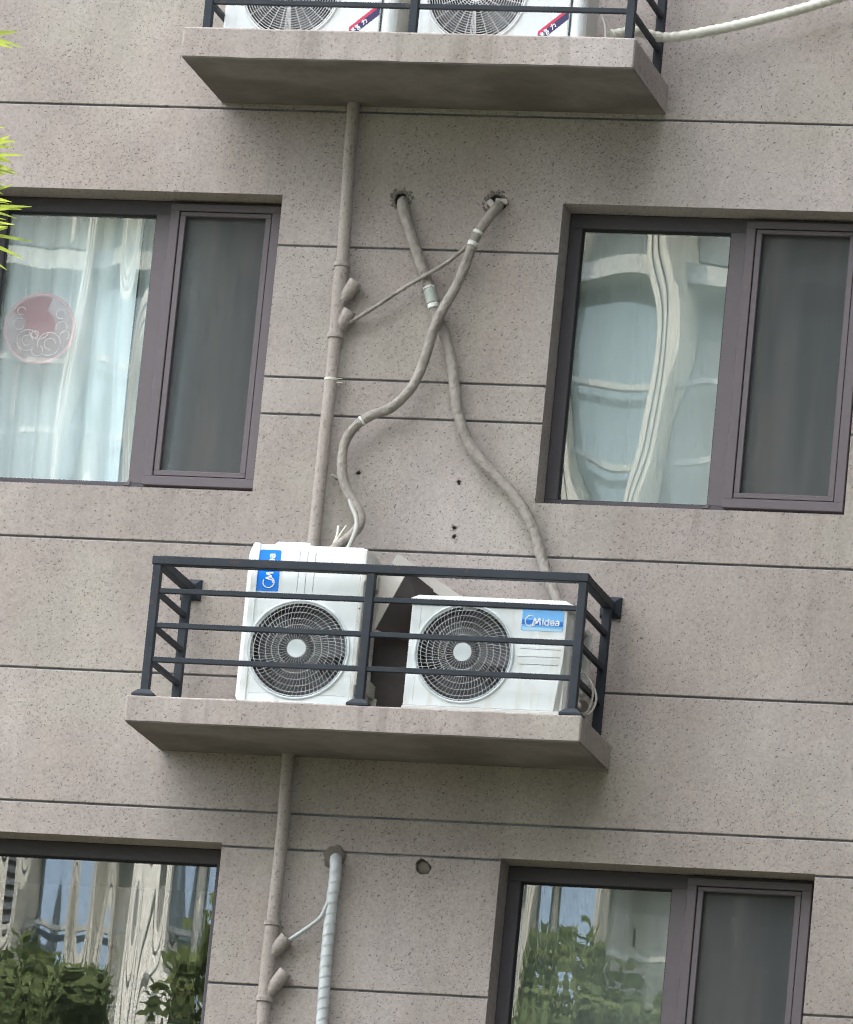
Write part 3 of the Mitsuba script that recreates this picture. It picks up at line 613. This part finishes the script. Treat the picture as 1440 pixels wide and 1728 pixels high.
drain('taupe drain pipe below the lower ledge, left of the white wrapped pipe', [(-0.540, 8.84), (-0.530, 8.473), (-0.534, 8.02), (-0.537, 7.682), (-0.530, 7.45), (-0.525, 6.6), (-0.525, 5.6)],
      (8.020, 7.659), ((7.66, 8.018),), ((7.86, -0.464, 7.952), (7.665, -0.453, 7.790)))

def line_set(label, P, r, m, seed, group=None, name='refrigerant_pipe', amp=0.09, pitch=0.043, ridge=0.06):
    K = thing(name, label, 'pipe', group)
    S = spline(P, 0.006)
    obj('insulation', tube(S, bumpy(S, r, seed, amp, 14), 20, True, pitch, ridge), m, K, 50)
    return K, S
def band(K, S, t0, t1, r, m, name='tape_band'):
    a, b = int(t0 * len(S)), max(int(t1 * len(S)), int(t0 * len(S)) + 2)
    obj(name, tube(S[a:b + 1], r, 18), m, K, True)
def at_z(S, z): return int(np.argmin(np.abs(S[:, 2] - z))) / len(S)

ZA = [(-0.272, .11, 11.575), (-0.266, .02, 11.562), (-0.256, -.032, 11.530), (-0.233, -.040, 11.469), (-0.172, -.044, 11.324), (-0.113, -.045, 11.195), (-0.078, -.045, 11.108), (-0.038, -.045, 10.993), (0.008, -.045, 10.907),
      (0.063, -.048, 10.764), (0.094, -.05, 10.62), (0.127, -.05, 10.491), (0.181, -.05, 10.378), (0.278, -.05, 10.266), (0.388, -.05, 10.169), (0.484, -.05, 10.058), (0.547, -.05, 9.946), (0.590, -.055, 9.833), (0.640, -.07, 9.721), (0.690, -.09, 9.63), (0.76, -.12, 9.48), (0.80, -.15, 9.33), (0.83, -.17, 9.18), (0.86, -.20, 9.10), (0.90, -.24, 9.09)]
KA, SA = line_set('taupe insulated pipe from the left wall hole down to the level air conditioner', ZA, 0.0262, 'm_wrap', 4)
band(KA, SA, at_z(SA, 11.128), at_z(SA, 11.118), 0.0295, 'm_tape_white')
band(KA, SA, at_z(SA, 11.117), at_z(SA, 11.045), 0.0288, 'm_tape_green')
band(KA, SA, at_z(SA, 11.044), at_z(SA, 11.022), 0.0285, 'm_tape_white')
ZB = [(0.196, .11, 11.575), (0.208, .01, 11.556), (0.214, -.045, 11.530), (0.184, -.075, 11.470), (0.138, -.088, 11.381), (0.115, -.09, 11.308), (0.095, -.095, 11.22), (0.063, -.102, 11.117), (0.016, -.108, 11.013), (-0.018, -.108, 10.925), (-0.044, -.102, 10.808),
      (-0.077, -.092, 10.691), (-0.120, -.09, 10.602), (-0.199, -.09, 10.518), (-0.296, -.09, 10.474), (-0.363, -.09, 10.42), (-0.405, -.09, 10.346), (-0.412, -.09, 10.244), (-0.395, -.09, 10.158), (-0.359, -.09, 10.087), (-0.318, -.095, 10.032), (-0.292, -.10, 9.989), (-0.290, -.12, 9.930), (-0.318, -.16, 9.87), (-0.362, -.24, 9.79), (-0.375, -.30, 9.73)]
KB, SB = line_set('taupe insulated pipe from the right wall hole curving down to the upright air conditioner', ZB, 0.0238, 'm_wrap', 9)
for z, dz, m in ((11.395, .012, 'm_tape_white'), (11.345, .022, 'm_tape_white'), (10.452, .010, 'm_tape_white')):
    band(KB, SB, at_z(SB, z), at_z(SB, z - dz), 0.0262, m)
obj('split_tube', tube(spline([(-0.366, -.095, 10.10), (-0.338, -.11, 10.03), (-0.305, -.13, 9.97), (-0.292, -.16, 9.90), (-0.300, -.24, 9.79), (-0.30, -.30, 9.73)], .01), 0.0115, 12), 'm_tube_pale', KB, True)
obj('split_tube', tube(spline([(-0.395, -.10, 9.93), (-0.378, -.17, 9.87), (-0.375, -.24, 9.80)], .01), 0.006, 8), 'm_cable', KB, True)
obj('split_tube', tube(spline([(-0.355, -.11, 9.93), (-0.365, -.17, 9.87), (-0.372, -.24, 9.80)], .01), 0.005, 8), 'm_cable', KB, True)
K = thing('power_cable', 'dark thin cable lying along the top of the upright air conditioner', 'cable')
obj('strand', tube(spline([(-0.455, -.30, 9.752), (-0.40, -.33, 9.758), (-0.33, -.34, 9.755), (-0.26, -.30, 9.77), (-0.20, -.26, 9.778), (-0.24, -.28, 9.752), (-0.30, -.33, 9.752), (-0.36, -.36, 9.752)], .01), 0.0055, 8), 'm_cable_dark', K, True)
obj('strand', tube(spline([(-0.44, -.27, 9.752), (-0.36, -.26, 9.76), (-0.28, -.25, 9.765), (-0.21, -.24, 9.765)], .01), 0.0045, 8), 'm_cable_dark', K, True)
K = thing('power_cable', 'pale looped cables hanging beside the level air conditioner at the right railing end', 'cable')
obj('strand', tube(spline([(0.885, -.36, 9.22), (0.905, -.37, 9.23), (0.945, -.34, 9.19), (0.975, -.31, 9.12), (0.955, -.30, 9.05), (0.90, -.30, 9.03)], .01), 0.0055, 8), 'm_cable', K, True)
obj('strand', tube(spline([(0.885, -.38, 9.20), (0.920, -.36, 9.22), (0.960, -.33, 9.15), (0.945, -.31, 9.06), (0.90, -.30, 9.02)], .01), 0.0050, 8), 'm_cable', K, True)
obj('strand', tube(spline([(0.885, -.40, 9.21), (0.895, -.42, 9.15), (0.893, -.42, 9.08), (0.885, -.40, 9.03)], .01), 0.006, 8), 'm_cable', K, True)

K, S = line_set('thin taupe condensate hose slanting from the insulated pipe to the drain branch', [(0.112, -.095, 11.335), (0.084, -.09, 11.309), (0.004, -.088, 11.238), (-0.092, -.086, 11.173), (-0.201, -.080, 11.105), (-0.310, -.070, 11.028), (-0.406, -.060, 10.965), (-0.455, -.056, 10.935)], 0.0098, 'm_wrap', 21, name='condensate_hose', amp=0.03, pitch=0)
K, S = line_set('thin pale condensate hose slanting from the white wrapped pipe to the lower drain branch', [(-0.262, -.06, 8.165), (-0.279, -.065, 8.120), (-0.306, -.064, 8.058), (-0.385, -.06, 7.992), (-0.465, -.056, 7.932), (-0.49, -.054, 7.905)], 0.0098, 'm_wrap_white', 23, name='condensate_hose', amp=0.03, pitch=0)
KD, SD = line_set('white wrapped pipe hanging from the lower wall hole', [(-0.278, .10, 8.375), (-0.276, .02, 8.362), (-0.263, -.035, 8.335), (-0.256, -.045, 8.25), (-0.260, -.046, 8.147), (-0.260, -.046, 8.006), (-0.258, -.046, 7.809), (-0.250, -.046, 7.563), (-0.245, -.046, 7.2), (-0.24, -.05, 6.5)], 0.0285, 'm_wrap_white', 27, amp=0.03, pitch=0.050, ridge=0.12)
# ribbed hose at the upper right
K = thing('ribbed_hose', 'off white ribbed hose leaving the upper ledge towards the right', 'hose')
S = spline([(0.76, -.36, 12.30), (0.86, -.28, 12.345), (0.985, -.17, 12.352), (1.194, -.14, 12.400), (1.418, -.13, 12.462), (1.613, -.13, 12.520), (1.85, -.13, 12.60), (2.2, -.12, 12.72), (2.5, -.11, 12.83)], 0.006)
obj('hose', tube(S, 0.0246 + 0.0020 * np.sin(np.concatenate([[0], np.cumsum(np.linalg.norm(np.diff(S, axis=0), axis=1))]) / 0.042 * 2 * math.pi), 16), 'm_hose_white', K, True)
K = thing('power_cable', 'thin white cable hanging beside the right unit on the upper ledge', 'cable')
obj('strand', tube(spline([(0.69, -.38, 12.55), (0.70, -.36, 12.42), (0.73, -.36, 12.34), (0.742, -.38, 12.24), (0.74, -.40, 12.18)], .01), 0.0055, 8), 'm_tape_white', K, True)

# ------------------------------------------------------------------ discarded sheet metal between the units
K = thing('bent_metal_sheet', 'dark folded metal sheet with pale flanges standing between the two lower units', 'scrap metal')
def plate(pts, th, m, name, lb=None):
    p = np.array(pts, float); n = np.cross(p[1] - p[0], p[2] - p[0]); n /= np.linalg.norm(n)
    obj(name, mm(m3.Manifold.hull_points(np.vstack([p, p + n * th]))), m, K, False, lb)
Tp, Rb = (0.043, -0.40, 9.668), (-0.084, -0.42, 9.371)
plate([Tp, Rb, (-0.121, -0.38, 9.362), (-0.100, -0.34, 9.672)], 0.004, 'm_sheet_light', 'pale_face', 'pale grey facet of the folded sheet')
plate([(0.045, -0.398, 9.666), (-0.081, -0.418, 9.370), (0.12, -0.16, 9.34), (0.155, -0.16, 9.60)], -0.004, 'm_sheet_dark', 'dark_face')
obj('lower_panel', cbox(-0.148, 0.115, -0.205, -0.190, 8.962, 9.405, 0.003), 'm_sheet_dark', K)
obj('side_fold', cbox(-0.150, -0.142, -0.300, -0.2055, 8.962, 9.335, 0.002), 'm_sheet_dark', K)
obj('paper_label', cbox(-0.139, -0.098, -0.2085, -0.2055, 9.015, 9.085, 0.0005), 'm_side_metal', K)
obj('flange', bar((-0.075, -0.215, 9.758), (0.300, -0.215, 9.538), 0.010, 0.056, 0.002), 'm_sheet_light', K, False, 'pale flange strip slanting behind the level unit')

# ------------------------------------------------------------------ bamboo at the left edge, in the sun
BB = thing('bamboo', 'sunlit yellow green bamboo leaves reaching in at the left edge', 'bamboo')
YB = -12.0
culm = spline([(1.10, YB, 0.0), (1.12, YB + .05, 3.5), (1.19, YB, 6.3), (1.30, YB, 7.9), (1.40, YB, 8.8), (1.46, YB, 9.3)], 0.2)
obj('culm', tube(culm, np.linspace(0.028, 0.010, len(culm)), 10), 'm_culm', BB, True)
def leaf(p0, p1, w, droop, roll):
    p0, p1 = np.array(p0, float), np.array(p1, float); d = p1 - p0; L = np.linalg.norm(d); d /= L
    s = np.cross(d, [0, 1, 0]); s /= np.linalg.norm(s); nrm = np.cross(s, d); s = s * math.cos(roll) + nrm * math.sin(roll)
    V, F = [], []; n = 9
    for i in range(n):
        t = i / (n - 1); hw = w * (math.sin(math.pi * min(1, t * 0.93 + 0.05)) ** 0.75) * (1 - 0.35 * t)
        c = p0 + d * L * t + np.array([0, 0, -droop * t * t * L])
        V += [c - s * hw + nrm * hw * 0.25, c, c + s * hw + nrm * hw * 0.25]
    for i in range(n - 1):
        k = i * 3
        for j in (0, 1): F += [[k + j, k + j + 1, k + j + 4], [k + j, k + j + 4, k + j + 3]]
    return trimesh.Trimesh(np.array(V), np.array(F), process=False)
L_ = [  # (x0, z0, x1, z1) in metres at the bamboo's own distance
    (1.532, 8.736, 1.633, 8.74), (1.556, 8.736, 1.577, 8.672), (1.5, 8.712, 1.556, 8.648), (1.524, 8.368, 1.655, 8.395), (1.508, 8.36, 1.619, 8.42), (1.516, 8.344, 1.667, 8.357),
    (1.5, 8.312, 1.663, 8.284), (1.5, 8.36, 1.636, 8.328), (1.492, 8.304, 1.628, 8.256), (1.508, 8.328, 1.656, 8.308), (1.516, 8.384, 1.608, 8.404), (1.508, 8.288, 1.636, 8.284),
    (1.5, 8.28, 1.612, 8.232), (1.5, 8.152, 1.712, 8.202), (1.508, 8.148, 1.688, 8.152), (1.516, 8.176, 1.667, 8.236), (1.508, 8.12, 1.672, 8.124), (1.5, 8.104, 1.66, 8.103),
    (1.516, 8.2, 1.636, 8.22), (1.5, 8.136, 1.699, 8.188), (1.556, 8.066, 1.764, 8.053), (1.588, 8.064, 1.68, 8.082), (1.556, 8.072, 1.688, 8.036), (1.54, 8.024, 1.667, 7.977),
    (1.54, 8.04, 1.62, 8.016), (1.524, 8.072, 1.612, 8.1),
    (1.53, 8.40, 1.64, 8.412), (1.52, 8.35, 1.655, 8.37), (1.53, 8.33, 1.66, 8.322), (1.52, 8.30, 1.64, 8.268), (1.54, 8.25, 1.62, 8.252), (1.53, 8.17, 1.66, 8.182), (1.53, 8.13, 1.65, 8.14), (1.47, 8.745, 1.585, 8.722), (1.48, 8.752, 1.60, 8.752), (1.54, 8.10, 1.65, 8.112)]
for i, (x0, z0, x1, z1) in enumerate(L_):
    y = YB + rng.uniform(-.07, .07)
    obj('leaf', leaf((x0 - .02, y, z0), (x1, y + rng.uniform(-.06, .06), z1), rng.uniform(0.0060, 0.0095), rng.uniform(0.03, 0.16), rng.uniform(-0.7, 0.7)), 'm_bamboo_leaf', BB, True)
for i in range(26):      # more leaves on the side that the frame cuts off
    z = rng.uniform(7.7, 9.2); x = 1.47 - rng.uniform(0, .3); y = YB + rng.uniform(-.3, .3); a = rng.uniform(-.5, .4)
    obj('leaf', leaf((x, y, z), (x - .16 * math.cos(a), y, z + .16 * math.sin(a)), 0.010, 0.1, rng.uniform(-.7, .7)), 'm_bamboo_leaf', BB, True)
for i in range(90):      # the rest of the plant, below and left of the frame
    z = rng.uniform(4.6, 9.1); x = 1.15 + 0.07 * (z - 6.3) - rng.uniform(-.05, .45); y = YB + rng.uniform(-.4, .4); a = rng.uniform(-.9, .5)
    obj('leaf', leaf((x, y, z), (x - .17 * math.cos(a), y + rng.uniform(-.1, .1), z + .17 * math.sin(a)), 0.009, 0.15, rng.uniform(-.9, .9)), 'm_bamboo_leaf', BB, True)
for i in range(14):
    z = 4.8 + 0.3 * i; x = 1.13 + 0.06 * (z - 5.5)
    obj('branch', tube(spline([(x, YB, z), (x - .2, YB + rng.uniform(-.1, .1), z + .12), (x - .42, YB + rng.uniform(-.2, .2), z + .16)], .05), 0.003, 6), 'm_culm', BB, True)
for z0, x1, z1 in ((8.27, 1.54, 8.352), (7.95, 1.556, 8.144), (7.87, 1.588, 8.064), (8.59, 1.54, 8.736)):
    obj('branch', tube(spline([(1.348, YB, z0), ((1.348 + x1) / 2, YB, (z0 + z1) / 2 + .03), (x1, YB, z1)], .03), 0.0022, 6), 'm_culm', BB, True)

# ------------------------------------------------------------------ what the panes reflect: trees and the block across the court
def leafy(centers, radii, n, size, seed):
    r = np.random.default_rng(seed); k = r.integers(0, len(centers), n); c = np.array(centers)[k]; R = np.array(radii)[k]
    d = r.normal(size=(n, 3)); d /= np.linalg.norm(d, axis=1, keepdims=True)
    p = c + d * (R * (0.55 + 0.5 * r.random(n)))[:, None]
    a = r.normal(size=(n, 3)); a /= np.linalg.norm(a, axis=1, keepdims=True); b = np.cross(a, d); b /= np.linalg.norm(b, axis=1, keepdims=True) + 1e-9
    s = size * (0.6 + 0.8 * r.random(n))[:, None]
    V = np.stack([p - a * s, p + b * s * 0.45, p + a * s, p - b * s * 0.45], 1).reshape(-1, 3); q = np.arange(n)[:, None] * 4
    return trimesh.Trimesh(V, np.vstack([q + [0, 1, 2], q + [0, 2, 3]]), process=False)
def tree(x, y, h, r, seed, label, n=22000, size=0.09):
    K = thing('tree', label, 'tree', 'trees across the court'); q = random.Random(seed)
    tp = spline([(x, y, 0), (x + .1, y, h * .35), (x - .1, y + .1, h * .6), (x, y, h * .9)], .3)
    obj('trunk', tube(tp, np.linspace(0.16, 0.03, len(tp)), 9), 'm_bark', K, True)
    C, R = [], []
    for i in range(44):
        a, t = q.uniform(0, 6.28), q.uniform(0, 1); rr = r * math.sqrt(q.random()) * (1 - 0.55 * t)
        C.append((x + rr * math.cos(a), y + rr * math.sin(a), h * (0.40 + 0.52 * t))); R.append(r * q.uniform(.24, .40))
    C.append((x, y, h - r * .3)); R.append(r * .3)
    for i in range(6):
        obj('limb', tube(spline([(x, y, h * q.uniform(.35, .6)), C[i * 3]], .4), 0.04, 6), 'm_bark', K, True)
    obj('crown', leafy(C, R, n, size * 0.8, seed), 'm_tree_leaf', K)
TR = 'leafy green tree standing across the court opposite the stucco wall'
for i, (x, y, h, r) in enumerate(((-9.4, -20.5, 11.3, 1.7), (-6.2, -20, 12.6, 1.1), (-7.6, -18.5, 11.25, 1.5), (-6.9, -17.5, 10.9, 1.1), (-3.9, -20, 11.8, 1.5), (-2.4, -21, 12.5, 1.3), (-8.6, -19, 11.5, 1.2), (-12, -22, 11.8, 2.2))):
    tree(x, y, h, r, 60 + i, TR)

for i, (x, y, h, r) in enumerate(((-15.5, -21, 11.6, 2.2), (-19, -22, 11.5, 2.4), (-23.5, -21, 12.0, 2.6), (-28, -23, 12.4, 2.8), (-0.3, -22.5, 11.4, 1.5), (11.5, -22, 11.8, 1.9), (15.5, -21, 12.3, 2.4))):
    tree(x, y, h, r, 90 + i, TR, 7000, 0.13)

OB = thing('apartment_block', 'cream apartment block across the court, reflected in the panes', 'building')
YO = -45.0
obj('wall', cat(mm(bx(-40, 14, YO - 12, YO, 0, 34))), 'm_facade_grey', OB)
r9 = random.Random(12)
for k in range(11):
    z = 3.1 * k + 1.6
    obj('floor_beam', mm(bx(-40, 14, YO, YO + 0.55, z - 0.12, z + 0.08)), 'm_facade_cream' if k < 5 else 'm_facade_pale', OB)
for k in range(9):
    for j, dz in enumerate((1.15, 1.95)):
        obj('balcony_rail', mm(bx(-40, 14, YO + 0.35, YO + 0.45, 3.1 * k + 1.6 + dz - .03, 3.1 * k + 1.6 + dz + .03)), 'm_facade_pale', OB)
x = -26.0; i = 0
while x < -1.5:
    w = r9.choice((0.14, 0.2, 0.32)); obj('column', cat(*[mm(bx(x + a * w, x + b * w, YO, YO + 0.74 - 0.05 * a, 0, 34)) for a, b in ((0.0, 0.30), (0.36, 0.64), (0.70, 1.0))], mm(bx(x + 0.02, x + w - 0.02, YO, YO + 0.66, 0, 34))), 'm_facade_cream' if i % 3 else 'm_facade_white', OB)
    g = r9.uniform(0.45, 1.0); kind = i % 4
    for k in range(4, 9):
        z0, z1 = 3.1 * k + 1.82, 3.1 * k + 4.5
        if kind == 1 and (k >= 6 or x > -10.5): obj('spandrel', mm(bx(x + w + .01, x + w + g - .01, YO + .01, YO + .05, z0 + .02, z1 - .4)), 'm_facade_pale', OB)
        elif kind in (0, 2): obj('window', mm(bx(x + w + .02, x + w + g - .02, YO + .02, YO + .08, z0 + 0.5, z1 - 0.1)), 'm_facade_glass' if k < 6 else 'm_facade_mist', OB)
        elif kind == 1:
            obj('louvre', cat(*[mm(bx(x + w + .01, x + w + g - .01, YO + .05, YO + .15, z0 + .02 + s * .13, z0 + .09 + s * .13)) for s in range(20)]), 'm_louvre', OB)
        else: obj('spandrel', mm(bx(x + w + .01, x + w + g - .01, YO + .01, YO + .05, z0 + .02, z1 - .4)), 'm_facade_white', OB)
    x += w + g; i += 1
